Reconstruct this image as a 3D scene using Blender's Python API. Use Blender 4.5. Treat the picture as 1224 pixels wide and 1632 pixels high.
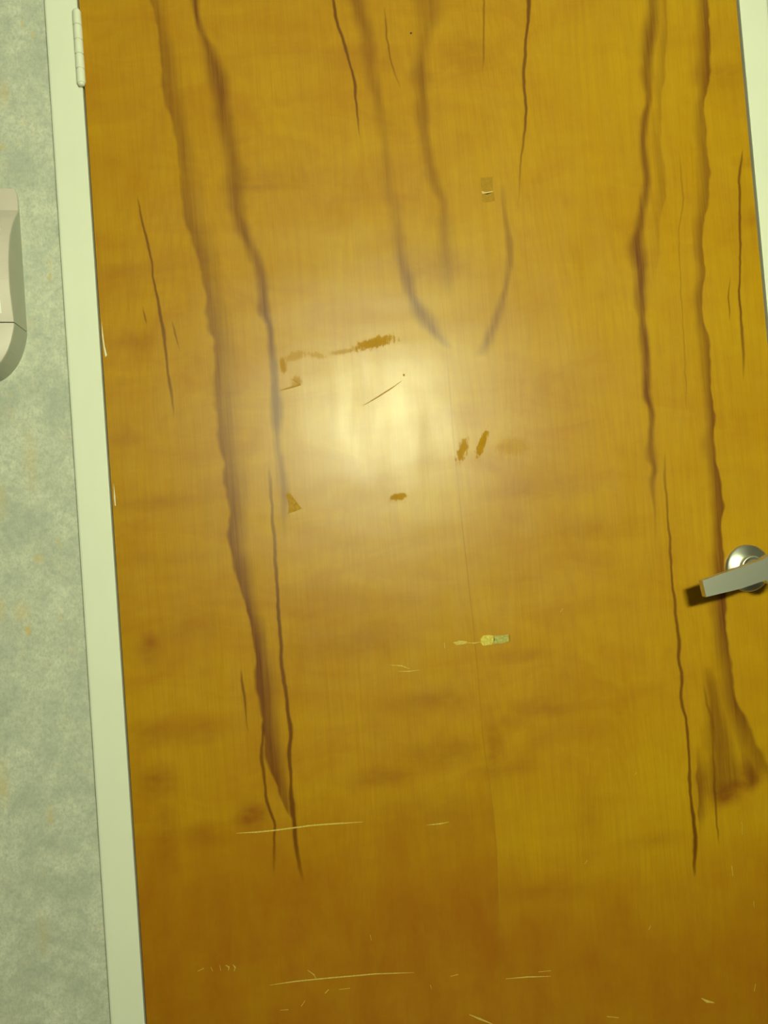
import bpy, bmesh, math, random
import numpy as np
from mathutils import Vector, Matrix

for o in list(bpy.data.objects):
    bpy.data.objects.remove(o)
SC = bpy.context.scene
COL = SC.collection

# ------------------------------------------------------------------ camera
F_PX = 1300.0
CAM = np.array([0.23729, -1.08382, 1.04215])
YAW, PITCH, ROLL = math.radians(6.0), 0.030473, -0.076348
_r = np.array([math.cos(YAW), -math.sin(YAW), 0.0])
_f = np.array([math.sin(YAW) * math.cos(PITCH), math.cos(YAW) * math.cos(PITCH), math.sin(PITCH)])
_u = np.cross(_r, _f)
RIGHT = math.cos(ROLL) * _r + math.sin(ROLL) * _u
UP = -math.sin(ROLL) * _r + math.cos(ROLL) * _u
cd = bpy.data.cameras.new('camera')
cam = bpy.data.objects.new('camera', cd)
COL.objects.link(cam)
cd.sensor_fit = 'HORIZONTAL'
cd.sensor_width = 36.0
cd.lens = F_PX / 1224.0 * 36.0
cd.clip_start = 0.02
M4 = Matrix.Identity(4)
for i in range(3):
    M4[i][0], M4[i][1], M4[i][2], M4[i][3] = RIGHT[i], UP[i], -_f[i], CAM[i]
cam.matrix_world = M4
SC.camera = cam


def hit(px, py, h=0.0):
    """photo pixel -> point on the plane h metres in front of the door face"""
    d = (px - 612) / F_PX * RIGHT - (py - 816) / F_PX * UP + _f
    t = (-h - CAM[1]) / d[1]
    return CAM + t * d


# ------------------------------------------------------------------ world, exposure, lamp values
w = bpy.data.worlds.new('world')
SC.world = w
w.use_nodes = True
w.node_tree.nodes['Background'].inputs[0].default_value = (0.9, 1.0, 0.7, 1)
w.node_tree.nodes['Background'].inputs[1].default_value = 0.02
SC.view_settings.view_transform = 'Standard'
SC.view_settings.look = 'None'
SC.view_settings.gamma = 1.0
SC.view_settings.use_curve_mapping = False
SC.view_settings.exposure = 0.0
SC.cycles.max_bounces = 4
SC.cycles.diffuse_bounces = 3
SC.cycles.glossy_bounces = 3
WY = .012                      # wall surface, a little behind the frame face
LAMP_POS = (0.565, -1.92, 1.465)
LAMP_STRENGTH = 330.0
LAMP_COLOR = (0.915, 1.0, 0.59, 1)


# ------------------------------------------------------------------ node helpers
class NT:
    def __init__(self, name):
        self.m = bpy.data.materials.new(name)
        self.m.use_nodes = True
        self.t = self.m.node_tree
        self.t.nodes.clear()
        self.out = self.t.nodes.new('ShaderNodeOutputMaterial')

    def n(self, typ, **kw):
        nd = self.t.nodes.new(typ)
        for k, v in kw.items():
            setattr(nd, k, v)
        return nd

    def put(self, sock, v):
        if isinstance(v, bpy.types.NodeSocket):
            self.t.links.new(v, sock)
        elif v is not None:
            sock.default_value = v

    def math(self, op, a, b=None, c=None, clamp=False):
        nd = self.n('ShaderNodeMath', operation=op, use_clamp=clamp)
        for s, v in zip(nd.inputs, (a, b, c)):
            self.put(s, v)
        return nd.outputs[0]

    def vmath(self, op, a, b=None, out=0):
        nd = self.n('ShaderNodeVectorMath', operation=op)
        self.put(nd.inputs[0], a)
        if b is not None:
            self.put(nd.inputs[1], b)
        return nd.outputs[out]

    def rng(self, v, a, b, c=0.0, d=1.0, smooth=False):
        nd = self.n('ShaderNodeMapRange')
        if smooth:
            nd.interpolation_type = 'SMOOTHSTEP'
        for s, x in zip(nd.inputs, (v, a, b, c, d)):
            self.put(s, x)
        return nd.outputs[0]

    def noise(self, vec, scale=1.0, detail=2.0, rough=0.5, dist=0.0):
        nd = self.n('ShaderNodeTexNoise')
        self.put(nd.inputs['Vector'], vec)
        nd.inputs['Scale'].default_value = scale
        nd.inputs['Detail'].default_value = detail
        nd.inputs['Roughness'].default_value = rough
        nd.inputs['Distortion'].default_value = dist
        return nd.outputs['Fac']

    def mix(self, fac, a, b, mode='MIX'):
        nd = self.n('ShaderNodeMix', data_type='RGBA', blend_type=mode)
        self.put(nd.inputs[0], fac)
        self.put(nd.inputs[6], a)
        self.put(nd.inputs[7], b)
        return nd.outputs[2]

    def obj(self):
        return self.n('ShaderNodeTexCoord').outputs['Object']

    def bsdf(self, color, rough=0.5, **kw):
        b = self.n('ShaderNodeBsdfPrincipled')
        self.put(b.inputs['Base Color'], color)
        self.put(b.inputs['Roughness'], rough)
        for k, v in kw.items():
            self.put(b.inputs[k.replace('_', ' ')], v)
        self.t.links.new(b.outputs[0], self.out.inputs[0])
        return b

    def bump(self, h, strength, dist):
        nd = self.n('ShaderNodeBump')
        nd.inputs['Strength'].default_value = strength
        nd.inputs['Distance'].default_value = dist
        self.put(nd.inputs['Height'], h)
        return nd.outputs[0]


def rgb(r, g, b):
    return (r, g, b, 1.0)


def plain(name, col, rough=0.5, var=0.05, scale=30.0, **kw):
    t = NT(name)
    nz = t.noise(t.obj(), scale, 3)
    f = t.rng(nz, 0.3, 0.7, 1 - var, 1 + var)
    c = t.mix(1.0, rgb(*col), t.n('ShaderNodeCombineXYZ').outputs[0], 'MULTIPLY')
    cmb = c.node.inputs[7].links[0].from_node
    for s in cmb.inputs:
        t.put(s, f)
    t.bsdf(c, rough, **kw)
    return t.m


# ------------------------------------------------------------------ wood of the door
# Each vein: control points (px, py, half width px, strength) in the photograph, laid onto the door face.
# sharp: 'L' or 'R' = that side has a crisp edge, '' = both soft, 'B' = both crisp (thin line)
VEINS = [
    # broad left band, crisp on its hinge side
    ('L', 'band', [(236, -20, 13, .5), (248, 47, 13, .55), (257, 90, 13, .6), (265, 150, 14, .6), (276, 197, 14, .6), (284, 240, 14, .6), (291, 300, 14, .55), (295, 343, 14, .6), (306, 378, 15, .6),
                   (319, 416, 15, .62), (325, 463, 16, .6), (334, 511, 17, .62), (342, 549, 17, .65), (344, 600, 17, .65), (347, 644, 17, .65), (351, 700, 16, .7), (358, 745, 16, .72),
                   (365, 803, 15, .8), (366, 865, 14, .9), (376, 902, 13, .92), (389, 957, 11, .9), (400, 998, 11, .95), (410, 1053, 12, .98), (413, 1112, 15, 1.0), (418, 1156, 15, 1.0), (427, 1200, 13, .95), (437, 1239, 12, .85), (452, 1280, 9, .7), (464, 1305, 5, .0)]),
    # second band with knots
    ('', 'band', [(309, -20, 7, .8), (313, 20, 7, .85), (321, 51, 8, .7), (336, 90, 13, .75), (351, 142, 14, .85), (357, 189, 15, .7), (366, 232, 16, .65), (375, 279, 16, .62), (377, 318, 14, .65),
                  (388, 369, 11, .7), (400, 395, 10, .7), (417, 446, 10, .75), (422, 498, 11, .95), (430, 519, 7, .9), (433, 558, 7, .9), (437, 600, 7, .95), (441, 644, 9, .95), (442, 700, 8, .6), (448, 741, 7, .55), (453, 789, 8, .5), (452, 830, 8, .2), (452, 860, 6, .0)]),
    ('B', 'line', [(428, 740, 2, .0), (432, 786, 3, .6), (436, 854, 3, .7), (439, 892, 3, .75), (442, 947, 3.4, .85), (446, 1002, 3.6, .9), (449, 1057, 3.4, .9), (454, 1095, 3.6, .9), (460, 1139, 4, .95), (463, 1163, 4, .95), (462, 1190, 4, .95), (461, 1212, 3.4, .9), (464, 1246, 3.4, .9), (466, 1287, 5, .95), (469, 1321, 4.5, .95), (474, 1363, 3.5, .8), (481, 1390, 2.5, .5), (484, 1410, 2, 0)]),
    ('B', 'line', [(420, 1150, 2.5, .0), (420, 1174, 3, .85), (416, 1205, 3, .85), (420, 1236, 3, .85), (426, 1280, 3.4, .9), (437, 1321, 3.2, .8), (437, 1370, 2.5, .5), (438, 1395, 2, 0)]),
    # thin line near the hinge edge
    ('B', 'line', [(219, 312, 1, 0), (222, 330, 1.8, .7), (227, 356, 2, .8), (239, 408, 2.4, .85), (246, 455, 2.8, .85), (254, 493, 2.8, .85), (263, 541, 3, .8), (267, 592, 2.6, .75), (274, 631, 2, .65), (278, 668, 1, 0)]),
    ('B', 'line', [(228, 492, 1, 0), (231, 504, 1.6, .7), (234, 518, 1, 0)]),
    ('B', 'line', [(274, 510, 1, 0), (279, 530, 1.6, .6), (287, 558, 1, 0)]),
    ('B', 'line', [(384, 1066, 1, 0), (386, 1085, 2, .7), (389, 1105, 2.2, .75), (391, 1132, 2, .65), (396, 1174, 1.5, 0)]),
    # top middle
    ('B', 'line', [(529, -20, 2.6, .9), (535, 30, 2.8, .95), (545, 60, 3, .95), (556, 98, 2.8, .95), (565, 133, 3, .95), (567, 158, 2.8, .9), (571, 193, 2, .7), (576, 225, 1, 0)]),
    ('', 'band', [(564, -20, 14, .5), (575, 20, 14, .6), (586, 60, 12, .6), (590, 107, 12, .5), (601, 158, 11, .45), (612, 210, 12, .3), (618, 291, 12, .28), (631, 334, 11, .35), (636, 385, 10, .5), (645, 428, 11, .65), (658, 475, 12, .75), (678, 509, 14, .75), (700, 538, 12, .6), (716, 556, 9, 0)]),
    ('B', 'line', [(612, 10, 1, 0), (615, 40, 1.8, .6), (618, 68, 2, .65), (627, 111, 1.8, .5), (641, 145, 1, 0)]),
    ('', 'band', [(682, -20, 26, .5), (682, 30, 22, .45), (672, 80, 14, .4), (670, 115, 14, .65), (672, 150, 12, .55), (674, 193, 12, .6), (684, 257, 13, .5), (695, 300, 12, .5), (707, 325, 12, .42), (709, 377, 12, .4), (712, 430, 14, .3), (712, 480, 10, 0)]),
    ('', 'band', [(800, 290, 5, 0), (803, 325, 6, .35), (811, 385, 6, .6), (811, 428, 7, .55), (799, 484, 8, .55), (781, 535, 11, .55), (766, 570, 10, 0)]),
    ('B', 'line', [(844, -20, 4, .95), (841, 38, 3.8, .95), (837, 86, 3.4, .9), (835, 141, 3, .9), (838, 163, 3, .9), (835, 214, 2.4, .75), (830, 257, 2, .55), (827, 300, 1.6, .3), (826, 340, 1, 0)]),
    ('B', 'line', [(770, -10, 1.5, .5), (771, 35, 2, .6), (772, 60, 2, .6), (769, 115, 1.5, 0)]),
    # lock side
    ('', 'band', [(1043, -20, 13, .6), (1041, 22, 13, .7), (1032, 85, 12, .85), (1031, 129, 10, .75), (1034, 147, 9, .75), (1027, 195, 8, .75), (1025, 239, 8, .75), (1030, 283, 8, .8), (1028, 312, 8, .8), (1021, 353, 9, .85), (1016, 397, 11, .95), (1021, 434, 12, .95), (1021, 485, 9, .85), (1027, 544, 9, .95), (1030, 588, 9, .98), (1031, 629, 8, .95), (1039, 658, 6, .85), (1038, 693, 6, .75), (1038, 727, 7, .75), (1043, 746, 5, .7), (1040, 769, 5, .65), (1043, 801, 4, .45), (1044, 850, 3, .2), (1045, 900, 3, 0)]),
    ('R', 'band', [(1054, -20, 9, .35), (1054, 73, 9, .35), (1046, 184, 9, .3), (1047, 250, 9, .35), (1052, 294, 9, .35), (1044, 350, 9, .25), (1040, 420, 8, .15), (1040, 470, 6, 0)]),
    ('R', 'band', [(1117, -20, 11, .8), (1120, 37, 12, .85), (1120, 99, 13, .85), (1118, 147, 11, .8), (1113, 169, 10, .7), (1116, 220, 10, .65), (1120, 276, 10, .65), (1118, 320, 10, .65), (1112, 360, 9, .7), (1112, 397, 9, .72), (1117, 430, 9, .75), (1110, 474, 9, .72), (1112, 507, 9, .72), (1121, 544, 9, .8), (1124, 588, 9, .85), (1128, 640, 9, .85), (1131, 671, 9, .85), (1128, 706, 9, .75), (1133, 738, 10, .85), (1139, 769, 11, .95), (1142, 806, 11, .98), (1140, 838, 10, .9), (1141, 865, 10, .9), (1142, 904, 12, .95), (1144, 969, 14, .95), (1149, 1035, 14, .85), (1156, 1071, 13, .8), (1158, 1110, 16, .85), (1168, 1140, 18, .8), (1180, 1170, 20, .7), (1195, 1209, 20, .65), (1206, 1235, 18, .3), (1210, 1250, 10, 0)]),
    ('B', 'line', [(1082, 235, 1, 0), (1088, 300, 1.6, .35), (1082, 380, 1.6, .3), (1086, 470, 1.6, .3), (1092, 590, 1.6, .3), (1094, 660, 1, 0)]),
    ('B', 'line', [(1059, 715, 1.5, 0), (1060, 759, 2.4, .5), (1064, 817, 3, .65), (1067, 851, 3, .75), (1069, 891, 3, .8), (1072, 931, 3, .85), (1077, 970, 3, .85), (1081, 1014, 3.4, .9), (1082, 1050, 3, .9), (1086, 1080, 3, .9), (1085, 1110, 3, .9), (1095, 1158, 3, .9), (1098, 1209, 3, .9), (1100, 1245, 3.4, .9), (1103, 1290, 4.2, .95), (1107, 1329, 5.5, 1.), (1107, 1359, 5, .95), (1106, 1386, 3.5, .7), (1106, 1400, 2, 0)]),
    ('L', 'band', [(1108, 1180, 5, 0), (1110, 1220, 7, .45), (1112, 1250, 9, .7), (1111, 1285, 9, .65), (1112, 1310, 7, .3), (1112, 1335, 5, 0)]),
    ('', 'band', [(1128, 1060, 8, 0), (1136, 1100, 14, .6), (1143, 1150, 20, .68), (1150, 1200, 28, .7), (1152, 1240, 32, .7), (1148, 1270, 26, .4), (1140, 1300, 12, 0)]),
    ('', 'band', [(1182, 1180, 10, 0), (1192, 1215, 12, .6), (1199, 1240, 11, .75), (1196, 1258, 8, 0)]),
    ('B', 'line', [(1122, 1095, 2, 0), (1126, 1120, 3, .5), (1134, 1146, 3, .45), (1137, 1200, 2.5, .4), (1140, 1275, 2.6, .7), (1143, 1320, 2.4, .6), (1145, 1345, 1.5, 0)]),
    ('B', 'line', [(1183, 238, 1.5, 0), (1181, 260, 2.4, .8), (1179, 287, 2.4, .85), (1179, 360, 2.6, .9), (1180, 423, 2.4, .85), (1178, 471, 3, .95), (1180, 507, 2.6, .85), (1184, 544, 2.4, .75), (1184, 588, 2, .4), (1185, 610, 1, 0)]),
    ('B', 'line', [(1164, 440, 1, 0), (1161, 478, 1.8, .7), (1162, 512, 1, 0)]),
]
# darker figure and mineral stains of the veneer: px, py, rx, ry, strength
BLOBS = [
    (237, 1030, 20, 28, .75), (402, 1300, 26, 22, 1.0), (248, 1248, 36, 26, .7), (266, 1335, 18, 52, .55), (322, 1332, 36, 20, .5), (248, 1168, 34, 20, .55), (320, 1165, 50, 20, .4),
    (690, 1115, 75, 20, .5), (710, 1200, 80, 26, .5), (610, 1238, 60, 18, .55), (788, 1190, 20, 60, .55), (870, 1128, 55, 18, .5), (810, 1152, 40, 14, .4), (800, 1228, 60, 14, .5), (560, 1025, 90, 28, .4), (830, 1045, 50, 12, .35),
    (690, 428, 70, 26, .5), (745, 85, 40, 45, .35), (1150, 120, 60, 26, .45), (1203, 347, 30, 16, .45), (1195, 258, 26, 14, .4), (560, 95, 90, 24, .25), (475, 280, 90, 20, .22), (420, 298, 60, 8, .4),
    (1158, 1264, 30, 18, 1.2), (1178, 1252, 26, 14, 1.0), (1195, 1238, 26, 24, .8), (1118, 1250, 16, 40, .5), (860, 780, 90, 22, .35), (930, 845, 80, 24, .3), (640, 1290, 50, 16, .3), (300, 1000, 60, 22, .3), (250, 800, 90, 12, .35), (260, 890, 80, 14, .3),
    (215, 545, 50, 14, .35), (205, 430, 45, 12, .3), (200, 700, 40, 12, .3), (1040, 1340, 60, 14, .3), (940, 1300, 22, 60, .3), (870, 1420, 90, 20, .35), (690, 1300, 90, 40, .35),
]
# px, py, rx, ry, tilt in degrees (clockwise positive), strength
SCUFFS = [(596, 547, 36, 9, -12, .9), (548, 560, 22, 4, -8, .55), (505, 566, 14, 5, 12, .45), (470, 568, 18, 7, -14, .5), (451, 582, 6, 14, -4, .7), (473, 608, 8, 9, 40, .6), (737, 717, 8, 21, 22, .9), (768, 707, 6, 24, 26, .95), (635, 792, 14, 6, -8, .9), (815, 712, 26, 14, 0, .35)]
SEAM = [(700, 440), (707, 500), (722, 690), (735, 820), (748, 940), (762, 1080), (770, 1180), (782, 1260), (790, 1340), (794, 1450), (800, 1632), (806, 1750)]
Z0, Z1 = 0.20, 1.90
X0, X1 = -0.10, 1.00


def make_wood():
    t = NT('amber_varnished_birch_veneer')
    co = t.obj()
    sep = t.n('ShaderNodeSeparateXYZ')
    t.put(sep.inputs[0], co)
    X, Z = sep.outputs[0], sep.outputs[2]
    tz = t.rng(Z, Z0, Z1)
    comb = t.n('ShaderNodeCombineColor')
    for s in comb.inputs:
        t.put(s, tz)
    tcol = comb.outputs[0]
    # gentle wander of the fibres
    wv = t.n('ShaderNodeVectorMath', operation='MULTIPLY')
    t.put(wv.inputs[0], co); wv.inputs[1].default_value = (9, 1, 16)
    wob = t.math('MULTIPLY', t.math('SUBTRACT', t.noise(wv.outputs[0], 1.0, 3, .6), .5), .006)
    Xw = t.math('ADD', X, wob)
    wl = t.vmath('MULTIPLY', co, (10, 1, 30))
    wobl = t.math('MULTIPLY', t.math('SUBTRACT', t.noise(wl, 1.0, 2, .5), .5), .0065)
    Xl = t.math('ADD', X, wobl)
    wid = t.rng(t.noise(t.vmath('MULTIPLY', co, (5, 1, 20)), 1.0, 2, .5), .3, .7, .65, 1.35)
    wood_streak = t.noise(t.vmath('MULTIPLY', co, (150, 1, 6)), 1.0, 3, .6)
    # fibre noise, long and thin along z
    fv = t.vmath('MULTIPLY', co, (520, 1, 11))
    fib = t.noise(fv, 1.0, 3, .65)
    fv2 = t.vmath('MULTIPLY', co, (1500, 1, 26))
    pore = t.noise(fv2, 1.0, 2, .6)

    def curve(pts):
        """pts: (z, x, halfwidth, strength) -> sockets"""
        nd = t.n('ShaderNodeRGBCurve')
        mp = nd.mapping
        pts = sorted(pts)
        for ci, fn in enumerate((lambda p: (p[1] - X0) / (X1 - X0), lambda p: p[2] / .05, lambda p: p[3])):
            c = mp.curves[ci]
            P = [((p[0] - Z0) / (Z1 - Z0), min(1, max(0, fn(p)))) for p in pts]
            while len(c.points) < len(P):
                c.points.new(.5, .5)
            for q, (a, b) in zip(c.points, P):
                q.location = (a, b)
                q.handle_type = 'AUTO_CLAMPED'
        mp.extend = 'HORIZONTAL'
        mp.update()
        t.put(nd.inputs['Color'], tcol)
        s = t.n('ShaderNodeSeparateColor')
        t.put(s.inputs[0], nd.outputs[0])
        return s.outputs

    band, line = None, None
    for side, kind, pts in VEINS:
        wp = []
        for px, py, hw, st in pts:
            if side == 'L' and kind == 'band':
                px = px + hw          # given at the crisp edge
            P = hit(px, py)
            wp.append((P[2], P[0], hw / 1150.0, st))
        R, G, B = curve(wp)
        xc = t.math('MULTIPLY_ADD', R, X1 - X0, X0)
        hwv = t.math('MULTIPLY', G, .05)
        d = t.math('DIVIDE', t.math('SUBTRACT', Xl if kind == 'line' else Xw, xc), t.math('MULTIPLY', hwv, wid))
        if side == 'B':
            m = t.rng(t.math('ABSOLUTE', d), .25, 1.25, 1, 0, True)
        elif side == '':
            m = t.rng(t.math('ABSOLUTE', d), .0, 1.5, 1, 0, True)
        else:
            if side == 'R':
                d = t.math('MULTIPLY', d, -1.0)
            m = t.math('MULTIPLY', t.rng(d, -1.25, -.8, 0, 1, True), t.rng(d, -.9, 1.6, 1, 0, True))
        m = t.math('MULTIPLY', m, B)
        if kind == 'line':
            line = m if line is None else t.math('MAXIMUM', line, m)
        else:
            band = m if band is None else t.math('MAXIMUM', band, m)

    blob = None
    bn = t.vmath('MULTIPLY', co, (34, 1, 60))
    bn1 = t.noise(bn, 1.0, 3, .6)
    for px, py, rx, ry, st in BLOBS:
        P = hit(px, py)
        v = t.vmath('SUBTRACT', co, (P[0], 0, P[2]))
        v = t.vmath('MULTIPLY', v, (1150.0 / rx, 0, 1150.0 / ry))
        ln = t.vmath('LENGTH', v, out=1)
        m = t.math('MULTIPLY', t.rng(ln, 0.0, 1.5, 1, 0, True), st)
        blob = m if blob is None else t.math('MAXIMUM', blob, m)
    blob = t.math('MULTIPLY', blob, t.rng(bn1, .3, .65, .45, 1.15))

    # the seam between the two veneer leaves
    sp = [hit(a, b) for a, b in SEAM]
    R, G, B = curve([(p[2], p[0], 0.01, 1.0) for p in sp])
    xs = t.math('MULTIPLY_ADD', R, X1 - X0, X0)
    ds = t.math('SUBTRACT', X, xs)
    leaf = t.rng(ds, -.0012, .0012, 1, 0)            # 1 on the hinge-side leaf
    seamline = t.math('MULTIPLY', t.rng(t.math('ABSOLUTE', ds), 0, .0012, 1, 0), t.rng(Z, 1.36, 1.30, 0, 1))

    # soft cross figure and large tonal drift
    fg = t.noise(t.vmath('MULTIPLY', co, (8.5, 1, 19)), 1.0, 5, .62, .8)
    fig = t.rng(fg, .30, .74, 0, 1)
    lg = t.noise(t.vmath('MULTIPLY', co, (3, 1, 4)), 1.0, 3, .55)
    # growth rings (cathedrals): contour lines of a stretched field
    rf = t.noise(t.vmath('MULTIPLY', co, (5.2, 1, .95)), 1.0, 1.5, .5)
    off = t.math('MULTIPLY', leaf, 3.7)
    ring = t.math('SINE', t.math('ADD', t.math('MULTIPLY', rf, 230.0), off))
    ring = t.rng(ring, -1, 1, 0, 1)

    base = t.mix(fig, rgb(.500, .262, .005), rgb(.415, .180, .003))
    lgz = t.math('ADD', lg, t.math('MULTIPLY', t.math('SUBTRACT', X, .50), .30))
    base = t.mix(t.rng(lgz, .44, .80), base, rgb(.52, .294, .004))
    # leaf tone differs: the lower end of the hinge-side leaf is a redder heartwood, both feet are darkened by wear
    edge = t.noise(t.vmath('MULTIPLY', co, (14, 1, 9)), 1.0, 4, .6)
    zl = t.math('ADD', Z, t.math('MULTIPLY', t.math('SUBTRACT', edge, .5), .16))
    red_l = t.math('MULTIPLY', leaf, t.rng(zl, .72, .60, 0, 1, True))
    red_r = t.math('MULTIPLY', t.math('SUBTRACT', 1.0, leaf), t.rng(zl, .63, .44, 0, .95, True))
    red = t.math('MULTIPLY', t.math('MAXIMUM', red_l, red_r), t.rng(t.noise(t.vmath('MULTIPLY', co, (13, 1, 7)), 1.0, 5, .65), .32, .66, .35, 1.0))
    base = t.mix(red, base, rgb(.350, .118, .0025))
    gr = t.math('MULTIPLY', t.rng(ring, .35, 1.0, 0, .085), 1.0)
    base = t.mix(gr, base, rgb(.30, .11, .004))
    base = t.mix(t.rng(fib, .40, .72, 0, .22), base, rgb(.30, .12, .004))
    base = t.mix(t.rng(wood_streak, .45, .72, 0, .22), base, rgb(.33, .135, .003))
    base = t.mix(t.rng(t.noise(co, 42, 4, .7), .5, .74, 0, .22), base, rgb(.36, .14, .003))
    base = t.mix(t.rng(pore, .55, .75, 0, .18), base, rgb(.28, .11, .004))
    base = t.mix(t.math('MULTIPLY', blob, .80, None, True), base, rgb(.235, .062, .004))
    bmod = t.math('MULTIPLY', band, t.math('MULTIPLY', t.rng(fib, .3, .7, .82, 1.05), t.rng(wood_streak, .3, .68, .76, 1.14)))
    base = t.mix(t.math('MULTIPLY', bmod, 1.0, None, True), base, rgb(.130, .030, .004))
    base = t.mix(t.math('MULTIPLY', line, .92, None, True), base, rgb(.115, .028, .002))
    base = t.mix(t.math('MULTIPLY', seamline, .35), base, rgb(.2, .08, .004))

    # worn spots where the varnish is gone
    scuff = None
    sn = t.math('MULTIPLY', t.math('SUBTRACT', t.noise(t.vmath('MULTIPLY', co, (330, 1, 120)), 1.0, 5, .75), .5), 3.4)
    for px, py, rx, ry, ang, st in SCUFFS:
        P = hit(px, py)
        mp = t.n('ShaderNodeMapping', vector_type='TEXTURE')
        t.put(mp.inputs['Vector'], co)
        mp.inputs['Location'].default_value = (P[0], 0, P[2])
        mp.inputs['Rotation'].default_value = (0, math.radians(ang), 0)
        mp.inputs['Scale'].default_value = (rx / 1150.0, 1e3, ry / 1150.0)
        ln = t.math('ADD', t.vmath('LENGTH', mp.outputs[0], out=1), sn)
        m = t.rng(ln, .75, 1.05, st, 0, True)
        scuff = m if scuff is None else t.math('MAXIMUM', scuff, m)
    base = t.mix(t.math('MULTIPLY', scuff, .45), base, rgb(.36, .165, .006))

    # fine relief of the varnish
    h = t.math('ADD', t.math('MULTIPLY', fib, .5), t.math('MULTIPLY', pore, .35))
    wave = t.noise(t.vmath('MULTIPLY', co, (3.5, 1, 11)), 1.0, 2, .5)
    nb = t.bump(h, .10, .0006)
    nb2 = t.n('ShaderNodeBump')
    nb2.inputs['Strength'].default_value = .22
    nb2.inputs['Distance'].default_value = .006
    t.put(nb2.inputs['Height'], wave)
    t.put(nb2.inputs['Normal'], nb)
    crough = t.rng(t.noise(t.vmath('MULTIPLY', co, (30, 1, 7)), 1.0, 4, .6), .3, .7, .30, .375)
    t.bsdf(base, .6, Specular_IOR_Level=0.0, Coat_Weight=t.math('SUBTRACT', 1.0, scuff, None, True), Coat_Roughness=crough, Coat_IOR=1.44,
           Normal=nb2.outputs[0], Coat_Normal=nb2.outputs[0])
    return t.m


# ------------------------------------------------------------------ other materials
def make_wallpaper():
    t = NT('mottled_wallpaper')
    co = t.obj()
    a = t.noise(co, 22, 5, .65)
    b = t.noise(co, 90, 4, .7)
    c = t.noise(t.vmath('MULTIPLY', co, (330, 330, 220)), 1.0, 3, .7)
    col = t.mix(t.rng(a, .36, .64), rgb(.485, .498, .452), rgb(.67, .666, .588))
    col = t.mix(t.rng(b, .42, .68, 0, .55), col, rgb(.36, .39, .37))
    col = t.mix(t.rng(c, .46, .70, 0, .50), col, rgb(.33, .345, .31))
    d = t.noise(t.vmath('ADD', co, (3.1, 0, 7.7)), 45, 4, .7)
    col = t.mix(t.rng(d, .60, .72, 0, .30), col, rgb(.70, .55, .42))
    e = t.noise(t.vmath('ADD', t.vmath('MULTIPLY', co, (46, 46, 20)), (1.7, 0, .4)), 1.0, 3, .6)
    col = t.mix(t.rng(e, .685, .75, 0, .6), col, rgb(.62, .45, .14))
    # a few rusty stains soaked into the paper
    st = None
    for px, py, rx, ry, s_ in ((48, 735, 14, 60, .45), (62, 890, 11, 9, .8), (34, 975, 16, 22, .55), (44, 1005, 7, 12, .8), (80, 1300, 7, 20, .6), (3, 1250, 14, 40, .6), (6, 150, 12, 30, .4), (70, 1490, 12, 40, .35), (2, 800, 12, 40, .4), (2, 970, 8, 24, .5)):
        P = hit(px, py, -WY)
        v = t.vmath('MULTIPLY', t.vmath('SUBTRACT', co, (P[0], 0, P[2])), (1150.0 / rx, 0, 1150.0 / ry))
        m = t.math('MULTIPLY', t.rng(t.vmath('LENGTH', v, out=1), 0, 1.2, 1, 0, True), s_)
        st = m if st is None else t.math('MAXIMUM', st, m)
    st = t.math('MULTIPLY', st, t.rng(b, .35, .6, .1, 1.0))
    col = t.mix(st, col, rgb(.66, .47, .16))
    t.bsdf(col, .75, Specular_IOR_Level=.25, Normal=t.bump(c, .2, .0006))
    return t.m


def make_paint():
    t = NT('cream_gloss_paint')
    co = t.obj()
    a = t.noise(co, 6, 3)
    o = t.noise(co, 260, 2)
    col = t.mix(t.rng(a, .3, .7), rgb(.755, .765, .69), rgb(.79, .795, .72))
    t.bsdf(col, .42, Specular_IOR_Level=.4, Normal=t.bump(o, .08, .0006))
    return t.m


def make_metal(name, col, rough, aniso=0.0):
    t = NT(name)
    co = t.obj()
    nz = t.noise(co, 300, 3)
    b = t.bsdf(rgb(*col), t.rng(nz, .3, .7, rough - .01, rough + .01), Metallic=1.0)
    if aniso:
        b.inputs['Anisotropic'].default_value = aniso
        tg = t.n('ShaderNodeTangent', direction_type='RADIAL', axis='Y')
        t.put(b.inputs['Tangent'], tg.outputs[0])
    return t.m


MAT = {}
MAT['wood'] = make_wood()
MAT['wallpaper'] = make_wallpaper()
MAT['paint'] = make_paint()
MAT['ceiling'] = plain('dull_ceiling_paint', (.32, .32, .30), .8)
MAT['wall'] = plain('tan_wall_paint', (.13, .12, .10), .7)
MAT['metal'] = make_metal('satin_nickel', (.68, .67, .61), .41)
MAT['rose'] = make_metal('brushed_nickel_rosette', (.74, .73, .68), .29, .0)
MAT['dark'] = plain('dark_slot', (.02, .02, .02), .4)
MAT['plastic'] = plain('off_white_plastic', (.64, .555, .53), .4, .03)
MAT['plastic_side'] = plain('shaded_plastic_shell', (.50, .50, .43), .5, .03)  # pale plastic, with the flank's shade darkened into its colour
MAT['plastic_white'] = plain('white_plastic_panel', (.86, .86, .82), .3, .02)
MAT['plastic_grey'] = plain('pale_grey_plastic', (.55, .58, .58), .4, .02)
MAT['bare'] = plain('bare_amber_wood', (.43, .215, .010), .75, .25, 260)
MAT['residue'] = plain('dull_tape_residue', (.365, .19, .006), .6, .15, 300, Specular_IOR_Level=.25)
MAT['residue_pale'] = plain('pale_tape_fold', (.62, .42, .16), .5, .12, 300)
MAT['scratch'] = plain('pale_scratched_wood', (.58, .42, .085), .8, .25, 500)
MAT['chip'] = plain('exposed_pale_wood', (.62, .48, .085), .8, .25, 300)
MAT['chip_green'] = plain('weathered_wood', (.40, .36, .10), .8, .25, 300)
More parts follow.
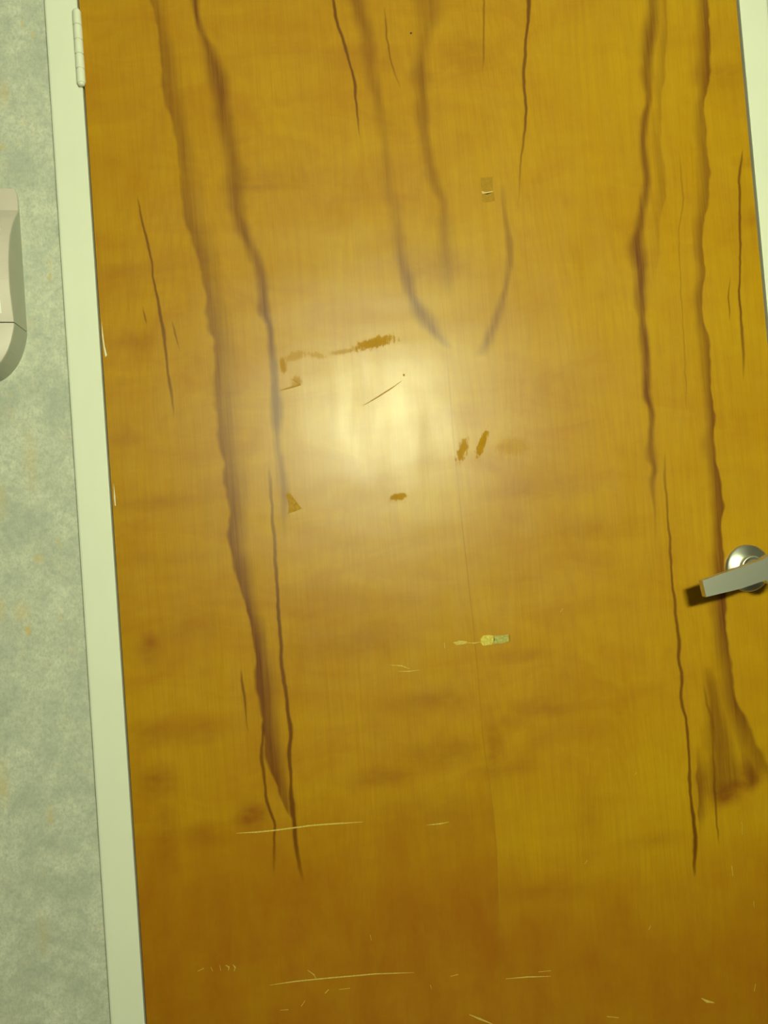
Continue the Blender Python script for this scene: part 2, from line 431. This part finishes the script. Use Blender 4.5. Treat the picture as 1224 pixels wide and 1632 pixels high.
MAT['chalk'] = plain('white_chip', (.75, .74, .62), .7)
MAT['floor'] = plain('vinyl_floor', (.09, .08, .065), .45, .2, 20)


def make_emit():
    t = NT('lit_diffuser')
    e = t.n('ShaderNodeEmission')
    e.inputs[0].default_value = LAMP_COLOR
    e.inputs[1].default_value = LAMP_STRENGTH
    t.t.links.new(e.outputs[0], t.out.inputs[0])
    return t.m


MAT['emit'] = make_emit()


# ------------------------------------------------------------------ mesh helpers
def link(name, bm, mat, parent=None, loc=(0, 0, 0), smooth=False):
    bmesh.ops.recalc_face_normals(bm, faces=bm.faces)
    me = bpy.data.meshes.new(name)
    bm.to_mesh(me)
    bm.free()
    if mat:
        me.materials.append(MAT[mat])
    if smooth:
        for p in me.polygons:
            p.use_smooth = True
    o = bpy.data.objects.new(name, me)
    COL.objects.link(o)
    o.location = loc
    o.parent = parent
    return o


def empty(name, loc=(0, 0, 0), parent=None):
    o = bpy.data.objects.new(name, None)
    COL.objects.link(o)
    o.location = loc
    o.parent = parent
    o.empty_display_size = .05
    return o


def box(bm, x0, x1, y0, y1, z0, z1):
    vs = [bm.verts.new((x, y, z)) for x in (x0, x1) for y in (y0, y1) for z in (z0, z1)]
    for f in ((0, 1, 3, 2), (4, 6, 7, 5), (0, 4, 5, 1), (2, 3, 7, 6), (0, 2, 6, 4), (1, 5, 7, 3)):
        bm.faces.new([vs[i] for i in f])


def bevel(bm, off, seg=2, ang=30):
    es = [e for e in bm.edges if len(e.link_faces) == 2 and e.calc_face_angle(0) > math.radians(ang)]
    bmesh.ops.bevel(bm, geom=es, offset=off, segments=seg, profile=.6, affect='EDGES', clamp_overlap=True)


def prism_z(bm, prof, z0, z1):
    """closed xy profile swept along z"""
    a = [bm.verts.new((x, y, z0)) for x, y in prof]
    b = [bm.verts.new((x, y, z1)) for x, y in prof]
    n = len(prof)
    for i in range(n):
        bm.faces.new((a[i], a[(i + 1) % n], b[(i + 1) % n], b[i]))
    bm.faces.new(a)
    bm.faces.new(b[::-1])


def prism_y(bm, prof, y0, y1):
    """closed xz outline swept along y"""
    a = [bm.verts.new((x, y0, z)) for x, z in prof]
    b = [bm.verts.new((x, y1, z)) for x, z in prof]
    n = len(prof)
    for i in range(n):
        bm.faces.new((a[i], a[(i + 1) % n], b[(i + 1) % n], b[i]))
    bm.faces.new(a)
    bm.faces.new(b[::-1])


def lathe_y(bm, prof, seg=64):
    """prof: (radius, y) spun about y, closed where radius is 0"""
    rings = []
    for r, y in prof:
        if r < 1e-6:
            rings.append([bm.verts.new((0, y, 0))])
        else:
            rings.append([bm.verts.new((r * math.cos(2 * math.pi * k / seg), y, r * math.sin(2 * math.pi * k / seg))) for k in range(seg)])
    for A, B in zip(rings, rings[1:]):
        for k in range(seg):
            k2 = (k + 1) % seg
            if len(A) == 1 and len(B) == 1:
                continue
            if len(A) == 1:
                bm.faces.new((A[0], B[k], B[k2]))
            elif len(B) == 1:
                bm.faces.new((A[k], A[k2], B[0]))
            else:
                bm.faces.new((A[k], A[k2], B[k2], B[k]))


def struct(o, label=None, cat=None):
    o['kind'] = 'structure'
    if label:
        o['label'] = label
        o['category'] = cat
    return o


# ------------------------------------------------------------------ room shell
DW, DH = .914, 2.032
RX0, RX1, RY, RH = -1.15, 2.05, -1.92, 2.44
bm = bmesh.new()
box(bm, RX0, -.036, WY, .13, 0, RH)
box(bm, DW + .037, RX1, WY, .13, 0, RH)
box(bm, -.036, DW + .037, WY, .13, DH + .037, RH)
struct(link('wall_back', bm, 'wallpaper'), 'mottled grey green wallpapered wall around the door', 'wall')
for nm, b, lb in (('wall_left', (RX0 - .1, RX0, RY, .13, 0, RH), 'plain tan painted wall along the hinge side of the room'),
                  ('wall_right', (RX1, RX1 + .1, RY, .13, 0, RH), 'plain tan painted wall along the lock side of the room'),
                  ('wall_front', (RX0 - .1, RX1 + .1, RY - .1, RY, 0, RH), 'plain tan painted wall carrying the vanity lamp')):
    bm = bmesh.new(); box(bm, *b)
    struct(link(nm, bm, 'wall'), lb, 'wall')
bm = bmesh.new(); box(bm, RX0 - .1, RX1 + .1, RY - .1, .13, -.1, 0)
struct(link('floor', bm, 'floor'), 'brown vinyl floor of the small room', 'floor')
bm = bmesh.new(); box(bm, RX0 - .1, RX1 + .1, RY - .1, .13, RH, RH + .1)
struct(link('ceiling', bm, 'ceiling'), 'dull painted ceiling of the small room', 'ceiling')

# steel door frame: rabbeted profile
CX = -.0447
FY = -.0012


def jamb(x_in, sgn, x_out):
    return [(x_out, WY), (x_out, FY + .003), (x_out - sgn * -.0008, FY + .0008), (x_out + sgn * .003, FY), (x_in - sgn * .0010, FY), (x_in - sgn * .0003, FY + .0003), (x_in, FY + .0010),
            (x_in, .047), (x_in + sgn * .016, .047), (x_in + sgn * .016, .150), (x_out, .150), (x_out, .132), (x_in - sgn * .008, .132), (x_in - sgn * .008, WY)]


bm = bmesh.new(); prism_z(bm, jamb(-.0026, 1, CX), 0, DH + .0025)
struct(link('trim_1', bm, 'paint'), 'cream painted steel door frame upright on the hinge side', 'door frame')
bm = bmesh.new(); prism_z(bm, jamb(DW + .0042, -1, DW + .0467), 0, DH + .0025)
struct(link('trim_2', bm, 'paint'), 'cream painted steel door frame upright on the lock side', 'door frame')
bm = bmesh.new()
box(bm, CX, DW + .0467, FY, WY, DH + .003, DH + .047)
box(bm, -.0026, DW + .0042, WY, .150, DH + .003, DH + .010)
box(bm, -.0026, DW + .0042, .047, .150, DH - .013, DH + .003)
struct(link('trim_3', bm, 'paint'), 'cream painted steel door frame head above the door', 'door frame')
for nm, x0, x1, lb in (('baseboard_left', RX0, CX - .001, 'cream baseboard under the wallpaper on the hinge side'), ('baseboard_right', DW + .048, RX1, 'cream baseboard under the wallpaper on the lock side')):
    bm = bmesh.new(); box(bm, x0, x1, WY - .012, WY, 0, .10); bevel(bm, .003)
    struct(link(nm, bm, 'paint'), lb, 'baseboard')

# ------------------------------------------------------------------ the door
door = struct(empty('door_1', (0, 0, 0)), 'amber varnished birch veneer door with dark mineral streaks', 'door')
bm = bmesh.new(); box(bm, 0, DW, 0, .0445, .008, DH); bevel(bm, .0008, 1)
slab = link('door_slab', bm, 'wood', door)


def mark(name, pts, mat, th=.0003, label=None):
    """a thin patch lying on the door face, outline in photo pixels"""
    P = [hit(a, b) for a, b in pts]
    bm = bmesh.new()
    prism_y(bm, [(p[0], p[2]) for p in P], -th, .0002)
    o = link(name, bm, mat, slab)
    if label:
        o['label'] = label
    return o


def streak(name, pts, wpx, mat, th=.00025):
    """thin scratch: polyline in photo pixels, tapering at both ends"""
    pts = [np.array(p, float) for p in pts]
    up, lo = [], []
    n = len(pts)
    for i, p in enumerate(pts):
        a, b = pts[max(0, i - 1)], pts[min(n - 1, i + 1)]
        d = (b - a) / np.linalg.norm(b - a)
        nrm = np.array([-d[1], d[0]])
        ww = wpx * (.25 if i in (0, n - 1) else 1.0) * .5
        up.append(p + nrm * ww); lo.append(p - nrm * ww)
    return mark(name, [tuple(q) for q in up + lo[::-1]], mat, th)


# old tape
mark('tape_residue', [(766, 283), (785, 282), (786, 304), (776, 306), (768, 304)], 'residue', label='small dark rectangle of old tape residue')
mark('tape_residue', [(768, 310), (787, 306), (789, 320), (780, 322), (769, 321)], 'residue', label='lower piece of old tape residue')
mark('tape_fold', [(767, 304.5), (774, 306.5), (785, 304), (785, 306.5), (777, 310), (769, 309)], 'residue_pale')
# worn line of scuffs at the top of the glossy patch
streak('scuff_line', [(446, 622), (462, 618), (479, 613), (466, 604)], 3, 'bare')
streak('scuff_line', [(579, 646), (600, 634), (625, 618), (640, 607)], 2.0, 'bare')
mark('dent', [(642, 596), (645, 596), (645.5, 599), (642.5, 599.5)], 'residue')
mark('scuff', [(455, 787), (462, 785), (466, 791), (481, 811), (470, 815), (459, 819), (461, 805), (458, 796)], 'bare', label='dull amber triangular scuff')
# nail hole
P = hit(655, 53)
bm = bmesh.new(); lathe_y(bm, [(0, -.0004), (.0014, -.0004), (.0014, .0002), (0, .0002)], 12)
link('nail_hole', bm, 'dark', slab, (P[0], 0, P[2]))['label'] = 'small black nail hole'
# gouge with exposed wood
mark('gouge', [(766, 1018), (770, 1013), (778, 1012), (787, 1013), (788, 1020), (784, 1027), (770, 1029), (766, 1024)], 'chip', label='pale gouge of exposed wood')
mark('gouge', [(787, 1013), (800, 1013), (810, 1011), (811, 1022), (800, 1025), (786, 1026)], 'chip_green', label='greyish end of the gouge')
mark('gouge_edge', [(810.5, 1011), (813, 1011.5), (813.5, 1022.5), (811, 1023)], 'residue')
mark('gouge', [(722, 1024), (732, 1021), (744, 1022), (743, 1026), (728, 1028)], 'scratch')
streak('scratch', [(743, 1024), (755, 1025), (766, 1023)], 2, 'scratch')
streak('scratch', [(708, 1024), (709, 1033)], 3, 'scratch')
# pale scratches near the foot and elsewhere
for pts, wd in (([(377, 1328), (410, 1326), (440, 1323), (470, 1319), (500, 1315), (545, 1312), (578, 1310)], 2.2), ([(680, 1315), (700, 1313), (716, 1310)], 2), ([(622, 1060), (640, 1061), (653, 1066)], 1.8), ([(635, 1070), (650, 1070), (668, 1068)], 1.5),
                ([(430, 1570), (470, 1564), (520, 1559), (600, 1552), (660, 1550)], 1.8), ([(806, 1560), (840, 1557), (878, 1556)], 1.8), ([(858, 1549), (878, 1547)], 2.5), ([(748, 1617), (765, 1624), (785, 1632)], 3), ([(718, 1556), (730, 1553)], 3),
                ([(1118, 1591), (1127, 1596), (1138, 1598)], 4), ([(967, 1620), (986, 1622)], 3), ([(932, 1377), (936, 1371)], 2.5), ([(1034, 1482), (1037, 1475)], 3), ([(893, 975), (897, 970)], 2.5), ([(1011, 1235), (1015, 1231)], 2),
                ([(315, 1548), (325, 1543)], 3), ([(336, 1541), (339, 1548)], 2.5), ([(350, 1538), (352, 1547)], 2.5), ([(359, 1538), (365, 1541), (364, 1547)], 2.2), ([(371, 1537), (375, 1542), (373, 1548)], 2.2),
                ([(447, 1610), (460, 1609)], 3), ([(518, 1583), (524, 1577)], 4), ([(540, 1577), (558, 1575)], 2.4), ([(590, 1490), (592, 1499)], 3), ([(1202, 1580), (1204, 1568)], 2.5), ([(490, 1546), (500, 1553), (505, 1562)], 1.5), ([(686, 1570), (688, 1576)], 3),
                ([(1166, 1380), (1168, 1396)], 3), ([(1182, 1310), (1183, 1330)], 2), ([(480, 1604), (486, 1595)], 3), ([(1201, 1436), (1202, 1446)], 2.5)):
    streak('scratch', pts, wd, 'scratch')
# chipped veneer edge on the hinge side
mark('edge_chip', [(162, 512), (164, 530), (167, 552), (170.5, 566), (168, 569), (165.5, 556), (163, 535)], 'chalk', label='whitish chip on the door edge')
mark('edge_chip', [(181, 770), (183.5, 790), (184.5, 806), (183, 806), (181.7, 792)], 'chalk')


# ------------------------------------------------------------------ hinges
def hinge(zc, H=.097):
    h = empty('hinge', (-.0030, -.0048, zc), door)
    R_ = .0056
    kh = H / 5
    for k in range(5):
        bm = bmesh.new()
        a, b = -H / 2 + k * kh + .0004, -H / 2 + (k + 1) * kh - .0004
        prof = [(0, a), (R_ - .0006, a), (R_, a + .0006), (R_, b - .0006), (R_ - .0006, b), (0, b)]
        lathe_y(bm, prof, 24)
        bmesh.ops.rotate(bm, verts=bm.verts, cent=(0, 0, 0), matrix=Matrix.Rotation(math.radians(90), 3, 'X'))
        link('knuckle', bm, 'paint', h, smooth=False)
    bm = bmesh.new()
    lathe_y(bm, [(0, -H / 2 - .0032), (.0030, -H / 2 - .0028), (.0046, -H / 2 - .0012), (.0048, -H / 2 + .001), (.0044, -H / 2 + .003), (.0044, H / 2 - .003), (.0048, H / 2 - .001), (.0046, H / 2 + .0012), (.0030, H / 2 + .0028), (0, H / 2 + .0032)], 24)
    bmesh.ops.rotate(bm, verts=bm.verts, cent=(0, 0, 0), matrix=Matrix.Rotation(math.radians(90), 3, 'X'))
    link('hinge_pin', bm, 'paint', h, smooth=True)
    for nm, x0, x1 in (('frame_leaf', -.0003, .0012), ('door_leaf', .0017, .0036)):
        bm = bmesh.new(); box(bm, x0, x1, 0, .030, -H / 2 + .0005, H / 2 - .0005)
        link(nm, bm, 'paint' if nm == 'frame_leaf' else 'scratch', h)


hinge((1.7595 + 1.6626) / 2)
hinge(.24)

# ------------------------------------------------------------------ lever handle
HX, HZ = .8539, .960
hd = empty('door_handle', (HX, 0, HZ), door)
hd['label'] = 'satin nickel lever handle on a round rosette'
bm = bmesh.new()
lathe_y(bm, [(0, .0), (.0330, .0), (.0330, -.0022), (.0322, -.0034), (.0305, -.0048), (.0240, -.0074), (.0190, -.0095), (.0185, -.0097), (.0, -.0097)], 96)
ro = link('rosette', bm, 'rose', hd, smooth=True)
bm = bmesh.new()
lathe_y(bm, [(0, -.0090), (.0178, -.0090), (.0180, -.0140), (.0172, -.0158), (.0158, -.0166), (.0150, -.0160), (.0146, -.0150), (0, -.0150)], 64)
link('collar', bm, 'metal', hd, smooth=True)
bm = bmesh.new()
lathe_y(bm, [(0, -.014), (.0125, -.014), (.0118, -.022), (.0112, -.034), (.0120, -.044), (.0130, -.055), (0, -.055)], 64)
link('neck', bm, 'metal', hd, smooth=True)
FH = .067                       # front face of the lever above the door
out = []
tipT, tipB = hit(1119.5, 925.5, FH), hit(1125.5, 951.5, FH)
hubT, hubB, midB = hit(1217, 891.5, FH), hit(1220, 925.0, FH), hit(1180, 938.5, FH)
hc = np.array([HX, -FH, HZ])
loc = lambda p: (p[0] - HX, p[2] - HZ)
out = [loc(tipT), tuple(.5 * (np.array(loc(tipT)) + np.array(loc(hubT))) + np.array([0, .0003])), loc(hubT)]
rr = math.hypot(*loc(hubT))
a0 = math.atan2(loc(hubT)[1], loc(hubT)[0]); a1 = math.atan2(loc(hubB)[1], loc(hubB)[0])
rb = math.hypot(*loc(hubB))
NA = 18
for i in range(1, NA):
    a = a0 + (a1 - a0) * i / NA
    r_ = rr + (rb - rr) * i / NA
    out.append((r_ * math.cos(a), r_ * math.sin(a)))
out += [loc(hubB), loc(midB), loc(tipB)]
bm = bmesh.new()
prism_y(bm, out, -FH, -FH + .0125)
bevel(bm, .0016, 3, 25)
# the bar thins slightly and leans back towards its tip
for v in bm.verts:
    s = max(0, min(1, (-v.co.x) / .095))
    if v.co.y > -FH + .006:
        v.co.y -= .002 * s
link('lever', bm, 'metal', hd)
bm = bmesh.new()
lathe_y(bm, [(0, -FH - .0008), (.0052, -FH - .0008), (.0060, -FH - .0002), (.0060, -FH + .002), (0, -FH + .002)], 24)
link('lock_button', bm, 'dark', hd)

# ------------------------------------------------------------------ wall dispenser on the hinge side
XR = -.0960                     # its right flank
DWID = .118
DXC = XR - DWID / 2
disp = empty('soap_dispenser', (DXC, WY, 1.279))
disp['label'] = 'off white plastic soap dispenser mounted on the wallpaper beside the door frame'
disp['category'] = 'dispenser'


def loft(levels, mat, name, nb=4, scale_x=1.0, push=0.0, back=0.0):
    """levels: (z, halfwidth, protrusion); rounded front corners"""
    bm = bmesh.new()
    rings = []
    for z, hw, p in levels:
        hw *= scale_x
        p = p + push
        b = min(.0022, p * .45, hw * .5)
        pts = [(-hw, -back)]
        for k in range(nb + 1):
            a = math.pi / 2 * k / nb
            pts.append((-hw + b * (1 - math.cos(a)), -(p - b * (1 - math.sin(a)))))
        for k in range(1, 8):
            x = (-hw + b) + (2 * hw - 2 * b) * k / 8
            pts.append((x, -p - .004 * min(1, p / .03) * (1 - ((x) / hw) ** 2)))
        for k in range(nb, -1, -1):
            a = math.pi / 2 * k / nb
            pts.append((hw - b * (1 - math.cos(a)), -(p - b * (1 - math.sin(a)))))
        pts.append((hw, -back))
        rings.append([bm.verts.new((x, y, z - 1.279)) for x, y in pts])
    n = len(rings[0])
    for A, B in zip(rings, rings[1:]):
        for i in range(n):
            bm.faces.new((A[i], A[(i + 1) % n], B[(i + 1) % n], B[i]))
    bm.faces.new(rings[0]); bm.faces.new(rings[-1][::-1])
    o = link(name, bm, mat, disp)
    return o


H2 = DWID / 2
UPPER = [(1.3440, H2, .0490), (1.3541, H2, .0515), (1.3662, H2, .0540), (1.3800, H2, .0563), (1.3942, H2, .0571), (1.4175, H2, .0557), (1.4310, H2, .0525), (1.4439, H2, .0484), (1.4550, H2, .0436),
         (1.4657, H2, .0372), (1.4760, H2, .0300), (1.4854, H2, .0223), (1.4950, H2, .0125), (1.5032, H2, .0050), (1.512, H2, .0035), (1.525, H2 - .001, .0028), (1.533, H2 - .004, .002)]
LOWER = [(1.2805, H2 - .038, .0400), (1.2840, H2 - .031, .0440), (1.2890, H2 - .0245, .0463), (1.2960, H2 - .0180, .0480), (1.3030, H2 - .0130, .0488), (1.3100, H2 - .0090, .0492), (1.3200, H2 - .0050, .0495), (1.3302, H2 - .0022, .0494), (1.3380, H2 - .0004, .0492), (1.3428, H2, .0490)]
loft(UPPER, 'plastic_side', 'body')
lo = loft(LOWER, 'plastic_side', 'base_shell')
# facing skins and the lighter centre panel, on the front only


def skin(levels, mat, name, parent_obj, inset, rise, depth):
    bm = bmesh.new()
    A, Bk = [], []
    for z, hw, p in levels:
        row, back = [], []
        h2 = hw - inset
        for k in range(9):
            x = -h2 + 2 * h2 * k / 8
            y = -p - .004 * min(1, p / .03) * (1 - (x / hw) ** 2)
            e = .0012 if k in (0, 8) else 0
            row.append(bm.verts.new((x, y - rise + e, z - 1.279)))
            back.append(bm.verts.new((x, y + depth, z - 1.279)))
        A.append(row); Bk.append(back)
    n = len(A)
    for i in range(n - 1):
        for k in range(8):
            bm.faces.new((A[i][k], A[i][k + 1], A[i + 1][k + 1], A[i + 1][k]))
            bm.faces.new((Bk[i][k + 1], Bk[i][k], Bk[i + 1][k], Bk[i + 1][k + 1]))
        bm.faces.new((A[i][0], A[i + 1][0], Bk[i + 1][0], Bk[i][0]))
        bm.faces.new((A[i][8], Bk[i][8], Bk[i + 1][8], A[i + 1][8]))
    for row, back in ((A[0], Bk[0]), (A[-1], Bk[-1])):
        for k in range(8):
            bm.faces.new((row[k], row[k + 1], back[k + 1], back[k]))
    o = link(name, bm, mat, disp, smooth=False)
    return o


skin(UPPER, 'plastic', 'front_cover', disp, .0006, .0012, .0012)
skin(LOWER, 'plastic', 'push_cover', disp, .0006, .0012, .003)
skin([l for l in UPPER if .030 < l[2] and l[0] > 1.350], 'plastic_white', 'front_panel', disp, .0125, .0026, .001)
skin([l for l in LOWER if 1.30 < l[0] < 1.341], 'plastic_grey', 'lower_panel', disp, .0135, .0022, .001)

# ------------------------------------------------------------------ vanity lamp on the far wall
lamp = empty('vanity_lamp', (LAMP_POS[0], RY, LAMP_POS[2]))
lamp['label'] = 'lit white vanity lamp on the wall facing the door'
lamp['category'] = 'lamp'
bm = bmesh.new(); box(bm, -.17, .17, 0, .025, -.075, .075); bevel(bm, .004)
link('back_plate', bm, 'metal', lamp)
bm = bmesh.new(); box(bm, -.15, .15, .0255, .040, -.058, .058); bevel(bm, .004, 2)
link('diffuser', bm, 'emit', lamp)
